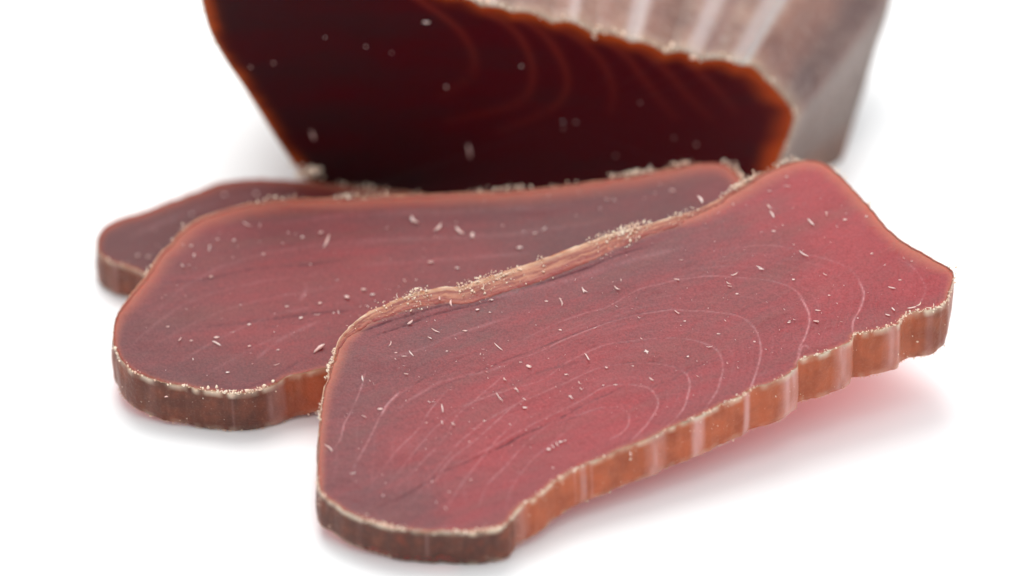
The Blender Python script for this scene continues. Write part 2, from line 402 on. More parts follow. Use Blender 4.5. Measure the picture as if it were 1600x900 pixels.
    def make_crumbs(s, per=3.0, size=.02):
        b = Bits(); n = len(s.O); f = Bits()
        cl = np.clip(.5 + 1.1 * vn(s.s * 2.2, s.s * 0, 41) + .6 * vn(s.s * 7, s.s * 0, 42), 0, 2)
        for k in range(n):
            w, cr = s.par[k, 0], s.par[k, 1]; lam = per * cr * cl[k] * (1 + w * 3)
            for _ in range(rng.poisson(lam)):
                u = abs(rng.normal(0, .32)) * max(w, .04) if w < .1 else min(rng.exponential(.33), 1.1) * w
                P = s.O[k] - s.nrm[k] * (u - .012) + rng.normal(0, .012, 2); r = size * min(rng.lognormal(-.35, .55), 1.7)
                z = s.top(P[:1], P[1:])[0] + .012 + r * .5 + (rng.exponential(.015) if u < .04 else 0)
                if rng.random() < .22: f.sliver((P[0], P[1], z), (*rng.normal(0, 1, 2), rng.normal(.2, .4)), min(r, .02) * rng.uniform(2.5, 5), min(r, .02) * .3, rng.normal(0, .4), r * rng.uniform(0, 3), 4)
                else: b.grain((P[0], P[1], z), r)
            for _ in range(rng.poisson(per * .30 * (.4 + cr))):                        # fringe of the lower edge and specks on the side wall
                P = s.O[k] + s.nrm[k] * (.008 + s.par[k, 3] * .9); zb = s.bottom(P[:1], P[1:])[0]; zt = s.top(P[:1], P[1:])[0]
                low = rng.random() < .75; r = size * rng.lognormal(-.55, .4)
                b.grain((P[0], P[1], (zb + .02 if low else rng.uniform(zb, zt))), r)
        b.done('crumb_crust', M_CRUMB, s.root, s.origin, 'stuff'); f.done('fibre_fringe', M_CRUMB, s.root, s.origin, 'stuff')
    def surf(s, x, y):
        P = trace([(x, y)], s.plane)[0]; return np.array([P[0], P[1], s.top(P[:1], P[1:2])[0] + .004])
    def make_flecks(s, listed, count, region, scale=1.0):
        for (x, y, ln, ang, thick) in listed:
            b = Bits(); P = s.surf(x, y); Q = s.surf(x + math.cos(math.radians(ang)) * 5, y + math.sin(math.radians(ang)) * 5); d = Q - P
            L = ln / 5 * np.linalg.norm(d); r = .011 * thick * scale
            if ln < 8: b.grain(P + (0, 0, r * .3), np.array([max(L * .5, r * 1.2), max(L * .3, r * .8), r * .45]) * rng.uniform(.7, 1.2, 3))
            else: b.sliver(P, d, L, r * .8, rng.normal(0, .14), rng.uniform(0, .04))
            b.done('fibre_fleck', M_FLECK, s.root, s.origin)
        b = Bits(); poly = np.array(region, float); k = 0
        while k < count:
            x = rng.uniform(poly[:, 0].min(), poly[:, 0].max()); y = rng.uniform(poly[:, 1].min(), poly[:, 1].max())
            A, B = poly, np.roll(poly, -1, 0); h = (A[:, 1] > y) != (B[:, 1] > y)
            if np.sum(x < (B[h, 0] - A[h, 0]) * (y - A[h, 1]) / (B[h, 1] - A[h, 1]) + A[h, 0]) % 2 == 0: continue
            if vn([x / 90], [y / 60], 51)[0] < rng.uniform(-1, .5): continue
            k += 1; P = s.surf(x, y); r = .0085 * scale * rng.lognormal(-.25, .4)
            if rng.random() < .5: b.sliver(P, (rng.normal(.5, .5), -1 + rng.normal(0, .6), 0), r * rng.uniform(5, 12), r * .5, rng.normal(0, .2), rng.uniform(0, .03), 4)
            else: b.grain(P + (0, 0, r * .2), np.array([r, r * .7, r * .4]) * rng.uniform(.6, 1.5, 3))
        b.done('fine_flecks', M_FLECK, s.root, s.origin, 'stuff')

GROUP = 'overlapping meat slices fanned out on the table'
# ------------------------------------------------------------------ hindmost slice
third = Slice('cured_meat_slice', 'small dark slice at the back left, mostly hidden under the broad middle slice',
    [(150, 385), (152, 370), (165, 352), (190, 340), (230, 328), (270, 312), (310, 297), (350, 283), (400, 279), (450, 281), (500, 285), (550, 292), (600, 296), (660, 302),
     (740, 318), (790, 350), (740, 385), (600, 400), (430, 420), (330, 440), (262, 440), (222, 428), (210, 422), (190, 415), (170, 408), (155, 398)],
    (.62, 0, 0), [(-7, .60), (2, .60)], .045,
    # x, y, rind width, crumb density, tone, flare
    [(155, 398, .03, .25, .85, .03), (215, 425, .04, .5, .8, .02), (150, 375, .04, .1, .8, .02), (190, 340, .07, .1, .5, 0), (310, 297, .09, .1, .3, 0), (400, 279, .08, .1, .3, 0), (500, 284, .12, .5, .2, 0),
     (600, 297, .16, .8, .2, 0), (740, 318, .1, .2, .4, 0), (600, 400, .05, .1, .5, 0)],
    [(180, 380, .9), (260, 350, .8), (400, 300, .3), (500, 300, .25), (600, 330, .5), (300, 400, .8)], M_FLESH_BACK, None, .01, GROUP)
third.make_flesh(pale=[([(200, 372), (260, 345), (340, 318), (430, 300)], .25, .04)], dark=[], amber_reach=.22)
third.make_rind(bands=[(180, 412, .06, .3)]); third.make_crumbs(1.2, .017)
third.make_flecks([(350, 305, 6, 0, 2), (400, 303, 6, 20, 2), (215, 400, 6, 0, 1.8), (232, 402, 7, 0, 1.6), (300, 335, 5, 0, 1.4)], 12, [(180, 370), (300, 320), (500, 295), (400, 330), (230, 400)], 1.3)

# ------------------------------------------------------------------ middle slice
second = Slice('cured_meat_slice', 'broad blunt middle slice of cured meat between the small back slice and the front one',
    [(175, 520), (180, 495), (190, 475), (205, 455), (225, 430), (245, 400), (265, 378), (290, 352), (320, 335), (360, 322), (410, 313), (470, 308), (540, 308), (600, 305),
     (660, 302), (720, 299), (790, 296), (860, 291), (920, 283), (970, 276), (1020, 267), (1070, 257), (1110, 254), (1140, 259), (1156, 274), (1162, 292), (1150, 340), (1070, 420), (930, 490),
     (760, 545), (620, 570), (515, 576), (480, 583), (450, 590), (425, 603), (400, 612), (370, 616), (330, 612), (290, 605), (250, 598), (215, 585), (190, 565), (178, 545)],
    (1.56, 0, .22), [(-7, .66), (-5, .72), (-4, .80), (-3, .76), (2, .65)], .03,
    [(175, 520, .03, .1, .7, .02), (190, 565, .03, .35, .85, .02), (250, 598, .03, .4, .9, .02), (330, 612, .035, .8, .9, 0), (380, 616, .04, 1.0, .95, -.02), (425, 603, .04, .6, .8, 0), (450, 590, .03, .3, .35, .03),
     (500, 578, .03, .2, .0, .04), (205, 455, .07, .35, .4, 0), (245, 400, .09, .1, .2, 0), (320, 335, .10, .25, .2, 0), (470, 308, .11, .4, .2, 0), (600, 305, .12, .8, .2, 0), (790, 296, .10, .7, .2, 0), (920, 283, .08, .9, .2, 0),
     (1020, 267, .09, 1.3, .2, 0), (1110, 254, .05, .2, .3, 0), (1150, 268, .08, .9, .2, 0), (900, 490, .05, 0, .5, 0)],
    [(220, 540, .75), (300, 590, .95), (380, 600, .8), (250, 440, .55), (330, 360, .5), (430, 340, .7), (420, 440, .15), (560, 420, .15), (420, 520, .25), (600, 340, .7), (800, 330, 1.0), (900, 340, 1.0),
     (1050, 320, .95), (700, 400, .45), (500, 540, .3), (1120, 290, .7)], M_FLESH_MID, third, .02, GROUP)
second.make_flesh(
    pale=[([(200, 545), (250, 500), (320, 462), (410, 440), (520, 425)], .16, .025), ([(215, 560), (290, 510), (380, 475), (480, 455), (560, 440)], .16, .022), ([(260, 580), (340, 530), (430, 492), (540, 470)], .18, .022),
          ([(320, 585), (400, 540), (480, 510), (520, 500)], .18, .02), ([(225, 500), (300, 440), (380, 405), (480, 385), (600, 375), (720, 372)], .15, .03), ([(400, 560), (440, 530), (500, 500)], .35, .03),
          ([(420, 350), (560, 335), (720, 330), (900, 320)], .12, .05), ([(480, 395), (620, 375), (800, 365), (950, 345)], .15, .035), ([(560, 415), (700, 405), (850, 395)], .15, .035), ([(468, 470), (480, 450), (474, 440)], .4, .03)],
    dark=[([(255, 442), (330, 434), (400, 420), (470, 414), (560, 404)], .65, .022), ([(320, 510), (370, 505), (430, 497), (500, 488), (570, 484)], .75, .024), ([(320, 604), (370, 606), (400, 600), (440, 580), (500, 545)], .45, .02),
          ([(420, 322), (520, 330), (640, 330), (800, 318)], .25, .05), ([(600, 345), (760, 340), (900, 325)], .2, .06)], amber_reach=.28)
second.make_rind(bands=[(362, 616, .02, .2), (430, 601, .14, .45), (236, 594, .05, .15)]); second.make_crumbs(2.6, .0155)
def c4(L):   # positions read on an enlargement of the picture
    return [(120 + x / 1.956, 240 + y / 1.956, l, a, t) for x, y, l, a, t in L]
second.make_flecks(c4([(745, 243, 7, 0, 2.2), (410, 377, 7, 0, 2.6), (350, 282, 6, 0, 1.8), (407, 283, 6, 0, 1.8), (325, 280, 5, 0, 1.6), (570, 308, 5, 0, 2), (765, 270, 22, -65, 1.4), (825, 441, 8, 35, 2.2),
    (744, 458, 7, 60, 2.2), (879, 418, 6, 0, 2), (906, 432, 6, 60, 2.2), (528, 523, 7, 0, 2.2), (278, 529, 5, 0, 1.6), (428, 580, 15, 30, 1.3), (427, 562, 6, 90, 1.6), (740, 598, 20, -30, 2.4), (642, 468, 6, 0, 1.8),
    (685, 503, 6, 0, 2), (528, 588, 7, 40, 1.3), (615, 600, 5, 0, 1.5), (461, 668, 7, 50, 1.4), (350, 572, 6, 30, 1.2), (690, 257, 7, 0, 2), (480, 265, 7, 0, 1.8), (430, 262, 6, 0, 1.6), (715, 340, 5, 0, 1.6), (785, 488, 5, 0, 1.6), (273, 743, 6, 90, 1.8)]) +
    [(645, 346, 16, 50, 2), (686, 357, 16, -45, 1.8), (717, 362, 18, 45, 1.8), (738, 369, 9, 80, 2.2), (812, 388, 7, 0, 2.8), (836, 365, 7, 0, 2.2), (673, 411, 7, 0, 2.4), (715, 420, 6, 0, 2), (568, 453, 7, 60, 2.3), (582, 461, 7, 60, 2.3), (1050, 300, 8, 20, 2)],
    110, [(200, 530), (330, 350), (600, 320), (1100, 275), (900, 370), (560, 500), (380, 600), (250, 580)], 1.15)

# ------------------------------------------------------------------ front slice
front = Slice('cured_meat_slice', 'large red front slice with curved pale ring lines, its pointed right end off the table',
    [(497, 765), (495, 720), (497, 660), (503, 620), (511, 585), (520, 555), (527, 530), (545, 508), (570, 490), (600, 474), (640, 459), (690, 446), (715, 447), (740, 439), (780, 426), (820, 413), (870, 394),
     (910, 379), (960, 361), (1010, 349), (1060, 335), (1100, 321), (1130, 305), (1160, 289), (1190, 271), (1220, 257), (1250, 250), (1276, 251), (1300, 262), (1320, 280), (1345, 305), (1370, 335), (1395, 362),
     (1420, 381), (1450, 398), (1475, 412), (1491, 425), (1489, 445), (1481, 468), (1468, 480), (1445, 487), (1425, 490), (1411, 497), (1405, 507), (1390, 512), (1365, 519), (1335, 523), (1331, 533), (1310, 545),
     (1280, 556), (1250, 565), (1246, 576), (1225, 592), (1200, 603), (1178, 609), (1160, 621), (1130, 633), (1100, 648), (1082, 656), (1040, 674), (1020, 685), (980, 700), (940, 717), (900, 735), (870, 752),
     (845, 773), (823, 788), (808, 799), (800, 812), (788, 824), (760, 831), (720, 833), (680, 833), (640, 831), (600, 824), (560, 811), (530, 795), (510, 780)],
    (2.33, .03, .25), [(-3, .56), (-1, .60), (0, .64), (1.5, .66), (3, .74), (5, .82), (7, .86)], .019,
    [(497, 765, .035, .3, .9, .03), (495, 720, .035, .3, .7, .0), (503, 620, .04, .7, .4, 0), (520, 555, .07, 1.4, .3, 0), (530, 528, .14, 1.6, .2, 0), (560, 497, .22, 1.3, .2, 0), (600, 474, .30, .5, .1, 0), (690, 446, .36, 1.0, .1, 0),
     (740, 439, .42, .5, .1, 0), (820, 413, .44, .6, .1, 0), (900, 383, .42, .9, .1, 0), (960, 361, .34, 1.5, .1, 0), (1020, 347, .24, 1.2, .1, 0), (1100, 321, .13, 1.1, .1, 0), (1160, 289, .08, 1.1, .1, 0), (1220, 257, .06, .7, .1, 0),
     (1270, 251, .05, .5, .1, 0), (1300, 262, .05, .5, .1, 0), (1345, 305, .05, .05, .1, 0), (1395, 362, .05, .03, .1, 0), (1450, 398, .05, .03, .2, 0), (1488, 430, .04, .4, .5, -.02), (1478, 472, .03, .7, .6, .02),
     (1411, 497, .025, .4, .25, .03), (1335, 523, .025, .35, .2, .02), (1248, 568, .025, .45, .15, .02), (1160, 621, .025, .4, .12, .02), (1082, 656, .025, .35, .12, .03), (1020, 685, .025, .3, .2, .03), (900, 735, .025, .3, .15, .04),
     (823, 788, .035, .7, .2, .04), (800, 812, .045, 1.2, .8, .0), (760, 831, .035, 1.0, 1.0, -.03), (680, 833, .03, .6, 1.0, -.04), (600, 824, .03, .8, 1.0, -.04), (530, 795, .03, .9, 1.0, 0)],
    [(560, 600, .85), (640, 540, .85), (740, 490, .85), (850, 450, .85), (960, 420, .85), (1060, 390, .85), (1130, 370, .8), (1200, 340, .3), (1270, 300, .0), (1350, 370, .0), (1420, 440, .15), (1300, 450, .1), (1200, 400, .6),
     (1100, 470, .6), (1000, 500, .6), (880, 560, .45), (760, 620, .35), (640, 690, .55), (560, 700, .85), (550, 780, .9), (640, 800, .9), (720, 770, .5), (760, 700, .2), (850, 640, .2), (950, 600, .3), (1050, 550, .4),
     (900, 700, .2), (970, 650, .1), (1200, 560, .4), (1150, 590, .3), (1290, 520, .25)], M_FLESH_FRONT, second, .012, GROUP)
ringA = [(865, 665), (903, 648), (940, 637), (970, 639), (984, 648), (982, 662), (970, 677), (952, 687)]
ringB = [(700, 732), (758, 705), (810, 675), (855, 652), (905, 627), (945, 605), (980, 601), (1010, 606), (1026, 620), (1027, 637), (1015, 657), (1000, 675), (985, 690)]
ringC = [(640, 790), (690, 725), (740, 672), (800, 635), (870, 605), (905, 587), (945, 572), (990, 567), (1030, 569), (1060, 575), (1075, 587), (1079, 605), (1072, 627), (1060, 650), (1040, 668)]
ringD = [(600, 770), (640, 715), (700, 650), (770, 617), (845, 595), (890, 565), (940, 542), (990, 532), (1040, 528), (1080, 531), (1110, 540), (1125, 555), (1129, 575), (1125, 600), (1115, 620), (1098, 645)]
ringE = [(780, 570), (830, 555), (880, 532), (930, 512), (980, 495), (1030, 486), (1080, 485), (1130, 489), (1160, 497), (1180, 515), (1189, 540), (1185, 570), (1175, 600), (1164, 618)]
ringF = [(800, 540), (870, 505), (945, 480), (995, 455), (1050, 440), (1105, 432), (1170, 435), (1215, 442), (1245, 457), (1260, 480), (1264, 505), (1257, 530), (1249, 545), (1246, 565)]
ringG = [(1131, 389), (1202, 384), (1264, 398), (1318, 416), (1342, 438), (1349, 460), (1344, 482), (1333, 504), (1331, 524)]
ringH = [(1400, 400), (1429, 420), (1442, 438), (1444, 456), (1436, 473), (1424, 487), (1412, 498)]
W = .011
def between(a, b, t, n=14):
    A, B = [np.stack([np.interp(np.linspace(0, 1, n), np.linspace(0, 1, len(q)), np.array(q, float)[:, k]) for k in (0, 1)], 1) for q in (a, b)]
    return [tuple(p) for p in A * (1 - t) + B * t]
fine_rings = [(between(a, b, t), .07 + .09 * random.random(), .010) for a, b, ts in ((ringA, ringB[3:], (.5,)), (ringB[2:], ringC[3:], (.33, .66)), (ringC[2:], ringD[2:], (.35, .68)), (ringD[4:], ringE, (.3, .6, .8)), (ringE, ringF, (.25, .5, .75)), (ringF[3:], ringG, (.2, .4, .6, .8))) for t in ts]
front.make_flesh(
    pale=fine_rings + [(ringA, .40, W), (ringB, .45, W), (ringC, .42, W), (ringD, .42, W), (ringE, .45, W), (ringF, .42, W), (ringG, .35, W), (ringH, .5, W),
          (ringA[4:], .6, W), (ringB[6:], .75, W), (ringC[9:], .8, W * 1.1), (ringD[9:], .85, W * 1.1), (ringE[8:], .9, W * 1.2), (ringF[8:], .95, W * 1.2), (ringG[4:], .95, W * 1.2),
          ([(1242, 572), (1248, 556), (1252, 544), (1260, 541), (1266, 547)], .9, W * 1.2),
          ([(572, 578), (563, 606), (552, 633), (541, 656), (530, 689), (516, 711)], .75, W), ([(647, 600), (624, 617), (602, 639), (586, 667), (563, 711), (545, 750)], .55, W * 1.3), ([(625, 612), (606, 632), (594, 650)], 1.0, W * 1.4),
          ([(702, 606), (674, 639), (652, 672), (619, 706), (580, 756)], .5, W), ([(791, 583), (747, 622), (713, 650), (691, 689), (652, 728), (613, 772)], .5, W), ([(835, 610), (790, 645), (740, 690), (700, 722), (672, 770)], .45, W),
          ([(812, 655), (775, 690), (745, 725), (715, 765), (695, 800)], .45, W), ([(860, 660), (825, 690), (790, 728), (760, 760), (745, 800)], .5, W), ([(905, 655), (860, 695), (830, 720), (800, 760), (790, 800)], .35, W),
          ([(600, 560), (660, 545), (720, 520), (800, 495)], .25, W * 2), ([(700, 480), (790, 460), (900, 435), (1010, 400), (1100, 380)], .18, W * 4), ([(620, 640), (680, 600), (740, 585), (800, 570)], .3, W * 2)] +
         [([(530 + 28 * k, 640 + 13 * k), (520 + 28 * k + 8, 700 + 9 * k), (520 + 30 * k, 760 + 4 * k)], .10, W * 1.6) for k in range(8)],
    dark=[([(575, 802), (647, 767), (702, 733), (758, 711), (813, 683), (869, 656), (924, 628), (980, 604)], .85, W * 1.2), ([(619, 644), (669, 612), (713, 594), (747, 581), (791, 564), (836, 547), (897, 522), (958, 500), (1030, 484), (1090, 483)], .6, W),
          ([(602, 644), (630, 615), (674, 583), (720, 560), (780, 540)], .45, W), ([(945, 540), (1000, 531), (1050, 527), (1095, 534), (1118, 545)], .55, W * .8), ([(940, 573), (990, 566), (1035, 568), (1068, 579)], .5, W * .8), ([(1010, 605), (975, 600), (945, 604), (905, 626)], .5, W * .8),
          ([(860, 667), (903, 649), (940, 637), (970, 640)], .5, W * .8), ([(1131, 490), (1165, 496), (1184, 520)], .4, W * .8), ([(1170, 434), (1215, 441), (1240, 452)], .4, W * .8), ([(760, 620), (850, 580), (940, 560)], .2, W * 2),
          ([(560, 520), (600, 505), (640, 492), (690, 478), (740, 466)], 1.2, W * 1.6), ([(570, 530), (620, 512), (680, 492), (750, 474), (800, 462)], 1.0, W * 1.3), ([(800, 458), (880, 432), (960, 402), (1020, 382)], .9, W * 1.8), ([(600, 518), (650, 500), (720, 480), (790, 455), (860, 425)], .5, W * 2.5), ([(1000, 620), (1030, 600), (1060, 590)], .35, W), ([(1040, 600), (1080, 575), (1130, 560)], .22, W * 1.6)] +
         [([(1120 + 14 * k, 470 + 12 * k), (1150 + 14 * k, 452 + 12 * k), (1190 + 14 * k, 440 + 12 * k)], .13, W * 2) for k in range(7)], amber_reach=.24)
front.make_rind(bands=[(1237, 584, .16, .95), (1168, 617, .05, .9), (1090, 652, .09, .95), (1025, 682, .14, .75), (912, 731, .05, .55), (925, 726, .02, .5), (898, 738, .02, .35), (1320, 541, .14, .7), (1398, 510, .13, .7), (812, 797, .12, .3),
    (668, 833, .02, .3), (560, 811, .05, .12), (1455, 485, .05, .3)])
front.make_crumbs(4.2, .0125)
def c1(L): return [(480 + x / 1.8, 400 + y / 1.8, l, a, t) for x, y, l, a, t in L]
def c3(L): return [(780 + x / 2, 400 + y / 2, l, a, t) for x, y, l, a, t in L]
def c2(L): return [(980 + x / 2.25, 220 + y / 2.25, l, a, t) for x, y, l, a, t in L]
front.make_flecks(
    c1([(360, 212, 15, 30, 1.2), (537, 258, 19, 45, 1), (292, 275, 12, 50, 1), (380, 430, 15, 80, 1), (62, 540, 17, 42, 1.3), (715, 130, 11, 65, 1), (788, 288, 13, 65, 1), (622, 314, 9, 35, 1.9), (712, 210, 6, 0, 1.8), (555, 350, 8, 60, 1),
        (540, 400, 19, 55, .9), (588, 378, 8, 45, 1.2), (155, 345, 10, 80, 1.1), (235, 248, 9, -65, 1), (403, 134, 11, 85, 1.9), (372, 122, 8, 85, 1.6), (460, 631, 6, 0, 1.9), (410, 475, 8, 50, .9), (765, 360, 8, 60, .9), (780, 100, 11, 45, 1.1),
        (870, 95, 10, 45, 1), (672, 128, 6, 0, 1), (742, 400, 8, 65, .9), (610, 405, 8, 50, .8), (498, 465, 5, 0, 1.2), (335, 470, 5, 0, 1), (205, 430, 7, 60, 1), (278, 333, 8, 20, 1.2), (250, 272, 6, 50, .9), (445, 212, 7, 60, 1), (480, 152, 7, 50, 1.4),
        (400, 665, 5, 0, 1.4), (213, 675, 5, 0, 1.2), (345, 232, 8, 40, 1), (290, 190, 10, -20, 2.2), (160, 452, 9, 40, .8), (393, 268, 6, 60, .9), (514, 160, 5, 0, 1), (600, 300, 6, 30, .8), (520, 125, 5, 0, 1.2)]) +
    c3([(190, 233, 6, 0, 1.7), (93, 347, 8, 35, 1.8), (555, 178, 10, 40, 1), (275, 318, 15, 65, 1), (195, 145, 14, 70, 1.1), (365, 102, 10, 45, 1.2), (148, 143, 5, 0, 1.3), (460, 300, 8, 60, 1), (475, 387, 9, 45, 1), (418, 345, 5, 0, .9), (208, 372, 5, 0, .9),
        (335, 350, 6, 45, .8), (255, 418, 8, 60, .9), (990, 208, 9, 20, 1.7), (735, 62, 11, -5, 1.2), (715, 88, 9, 35, 1), (685, 245, 6, 40, .9), (580, 205, 5, 0, .9), (815, 40, 14, 35, 1.2), (905, 210, 5, 0, .9), (798, 270, 5, 0, 1.1), (590, 315, 6, 40, .9),
        (555, 76, 9, 25, 1.6), (410, 620, 8, 80, 1), (168, 663, 5, 0, 1.4), (262, 108, 10, 70, 1), (325, 405, 5, 0, .9), (222, 440, 6, 50, .9), (80, 475, 6, 50, .9), (55, 420, 10, 60, .9), (155, 605, 7, 60, .9), (168, 598, 8, 60, .9), (180, 590, 8, 60, .9), (192, 582, 7, 60, .9), (205, 578, 6, 60, .9)]) +
    c2([(665, 640, 8, 25, 1.9), (670, 600, 9, 10, 1.4), (930, 520, 12, 25, 1.4), (935, 595, 8, 55, 1.3), (915, 615, 8, 20, 1.4), (1000, 590, 14, -2, 1.4), (618, 402, 18, 40, 1.4), (470, 455, 9, 20, 1.2), (645, 290, 15, 50, 1.6), (510, 262, 14, 60, 1.5), (498, 235, 10, 60, 1.4), (765, 280, 6, 0, 1.8),
        (860, 398, 6, 0, 1.9), (515, 320, 7, 30, 1.6), (700, 255, 5, 0, 1.8), (570, 637, 5, 0, 1.3), (175, 605, 9, 45, 1.1), (385, 540, 6, 30, 1), (360, 515, 8, 30, 1), (68, 742, 6, 60, 1.3), (85, 842, 8, 45, 1.1), (710, 545, 5, 0, 1), (585, 490, 6, 30, 1), (960, 490, 6, 0, 1.6), (500, 180, 5, 0, 1.8), (560, 130, 5, 0, 1.8), (840, 268, 5, 0, 1.8)]) +
    [(1095, 313, 15, 60, 2.2)],
    330, [(530, 560), (700, 470), (960, 390), (1250, 275), (1330, 330), (1450, 420), (1430, 470), (1250, 540), (1000, 670), (800, 780), (640, 810), (520, 740)], .8)

# ------------------------------------------------------------------ the cut piece behind
def make_block():
    p0 = np.array([0, 2.5, 0.]); n = np.array([.0, -math.cos(math.radians(8)), -math.sin(math.radians(8))])      # cut face leaning towards the viewer
    face = [(470, 268), (452, 245), (430, 212), (405, 172), (380, 133), (352, 92), (330, 50), (319, 10), (312, -30), (310, -75), (345, -105), (420, -110), (520, -70), (600, -38), (660, -16), (700, -4), (745, 8), (770, 16), (800, 20),
            (830, 27), (862, 36), (890, 40), (925, 52), (958, 61), (985, 66), (1010, 74), (1040, 84), (1065, 86), (1095, 95), (1130, 99), (1158, 103), (1185, 117), (1205, 135), (1222, 153), (1238, 178), (1234, 205), (1222, 235), (1212, 262), (1198, 292),
            (1186, 315), (1160, 330), (1000, 330), (800, 330), (620, 330), (530, 325), (492, 296)]
    P = catmull(trace_plane(face, p0, n), .05); n_ = len(P)
    cusps = trace_plane([(x, 60) for x in (700, 752, 800, 862, 925, 985, 1040, 1095, 1158, 1200)], p0, n)[:, 0]
    for a, b in zip(cusps[:-1], cusps[1:]):                        # the ends of the muscle layers bulge a little between the seams
        k = (P[:, 0] > a) & (P[:, 0] < b) & (P[:, 2] > 1.2); P[k, 2] += .085 * np.sin(np.pi * (P[k, 0] - a) / (b - a)) ** .7 - .03
    P[:, 2] = np.maximum(P[:, 2], .01)
    cen = trace_plane([(880, 190)], p0, n)[0]
    # recession of every outline point: straight back on the left, back and outwards on the right, undercut near the table
    hx = np.clip((P[:, 0] - 0.) / 4.6, 0, 1); hz = np.clip(P[:, 2] / 1.7, 0, 1)
    D = np.stack([.3 + 1.75 * hx ** 2 + .35 * (1 - hz) * 0, 1.2 + 3.0 * hz, np.zeros(n_)], 1)
    D[:, 0] = .15 + 1.95 * hx ** 1.5 * (.76 + .24 * hz)
    rings = []; K = 34
    drop = lambda t: .0
    nrm2 = P - cen; nrm2 /= np.linalg.norm(nrm2, axis=1, keepdims=True)
    sarc = np.arange(n_) * .05
    for k in range(K + 1):
        t = k / K; q = P + D * t * 1.15
        sh = 1 - max(0, (t - .82) / .18) ** 2.2 * .10                # rounds in at the far end
        c2_ = cen + D.mean(0) * t * 1.15; q = c2_ + (q - c2_) * sh
        rib = .018 * vn(sarc * 3.5 + .3 * t, sarc * 0 + t * 1.2, 61) + .02 * vn(sarc * 1.2, sarc * 0 + t * 5, 62)
        q = q + nrm2 * (rib * min(1, t * 6))[:, None]
        if k == 0: q = q * 1.0
        q[:, 2] = np.maximum(q[:, 2], .01); rings.append(q)
    # stripes of connective tissue run back over the top and the side
    stripes = trace_plane([(x, y) for x, y, *_ in STR], p0, n); pale = np.zeros(n_); dk = np.zeros(n_)
    for S, (_, _, w, a, kind) in zip(stripes, STR):
        d = np.abs(P[:, 0] - S[0]) + np.where(P[:, 2] < S[2] - .9, 9, 0)
        g = a * np.clip(1.6 - d / w, 0, 1)
        if kind: pale = np.maximum(pale, g)
        else: dk = np.maximum(dk, g)
    # cut face as shrinking rings
    cap = []; C_ = 46
    for k in range(1, C_ + 1):
        f = 1 - (k / C_) ** 1.0; q = cen + (P - cen) * max(f, .004); cap.append(q)
    origin = np.array([cen[0], cen[1] + 1.5, 0])
    root = empty('cured_meat_loin', origin, 'thick block of dark cured meat behind the slices, with a pale ribbed crust on top', 'meat block')
    # --- flesh: closed body: cap rings (reversed) + side rings + back cap
    seq = cap[::-1] + rings; V = np.vstack(seq + [rings[-1].mean(0, keepdims=True)]); m = len(seq); i = np.arange(n_); j = (i + 1) % n_; F = []
    for k in range(m - 1): F.append(np.stack([k * n_ + i, k * n_ + j, (k + 1) * n_ + j, (k + 1) * n_ + i], 1))
    F = np.vstack(F); last = (m - 1) * n_
    tri = np.stack([last + i, last + j, np.full(n_, m * n_), np.full(n_, m * n_)], 1)
    allp = V; fsub = P[::2]; dist = np.array([np.sqrt(((fsub - v) ** 2).sum(1).min()) for v in V])
    # arcs of the muscle rings on the cut face
    arcs = [[(735, 5), (800, 45), (828, 90), (830, 135), (800, 165), (700, 190)], [(800, 20), (850, 55), (880, 100), (885, 140), (858, 172), (780, 205)], [(862, 36), (915, 70), (945, 105), (958, 140), (955, 175)],
            [(925, 52), (975, 85), (1003, 120), (1030, 155), (1055, 185)], [(985, 66), (1040, 110), (1075, 150), (1110, 185)], [(640, -10), (720, 50), (740, 110), (690, 150)], [(1065, 86), (1120, 140), (1150, 175)],
            ]
    pl = np.zeros(len(V))
    for a_ in arcs:
        L = catmull(trace_plane(a_, p0, n), .04, closed=False); fade = np.linspace(1, .25, len(L))
        for q, fd in zip(L, fade): pl = np.maximum(pl, fd * np.exp(-((V - q) ** 2).sum(1) / .07 ** 2))
    ring_i = np.repeat(np.arange(m), n_); sidev = np.r_[(ring_i >= C_).astype(float), 1]
    edge = np.clip(1 - dist / (.30 + .30 * np.clip((V[:, 0] - 3.2) / 1.2, 0, 1)), 0, 1) ** 2.2 * np.clip(V[:, 2] / .8 - .15 + .3 * (abs(V[:, 0]) > 3), 0, 1) * np.r_[(ring_i <= C_ + 1).astype(float), 0]
    grey = np.clip((-(V[:, 0] - 0.5)) / 4.5, 0, 1)
    o = build('flesh', V, np.vstack([F, tri[:, [0, 1, 2, 2]]]), M_BLOCK, root, dict(pale_line=pl, edge=edge, tone=grey, side=sidev, dark_line=np.zeros(len(V))), origin=origin)
    # --- crust: a thin closed shell laid over top and sides, starting just behind the cut
    shell_o = []; shell_i = []
    for k in range(0, K + 1):
        q = rings[k] + (0 if k else 1) * D * 0.004; off = .045 if k > 0 else .02
        g = nrm2 * off; shell_o.append(q + g); shell_i.append(q + nrm2 * .006)
    seq = shell_o + shell_i[::-1]; V = np.vstack(seq); V[:, 2] = np.maximum(V[:, 2], .004); m = len(seq); F = []
    for k in range(m): F.append(np.stack([k * n_ + i, k * n_ + j, ((k + 1) % m) * n_ + j, ((k + 1) % m) * n_ + i], 1))
    rgt = np.clip((P[:, 0] - 4.25) / .1, 0, 1) * (P[:, 2] < 1.72)                        # the side towards the right
    crest = np.exp(-((P[:, 0] - 4.25) ** 2 + (P[:, 2] - 2.0) ** 2) / .45 ** 2)
    rep = lambda a: np.tile(a, m)
    depth = np.r_[np.repeat(np.arange(K + 1) / K, n_), np.repeat((np.arange(K + 1) / K)[::-1], n_)]
    build('crust', V, np.vstack(F), M_BLOCK_CRUST, root, dict(pale_line=rep(pale) , dark_line=rep(dk), side=rep(rgt), tone=rep(crest), edge=np.clip(1 - depth * 14, 0, 1)), origin=origin)
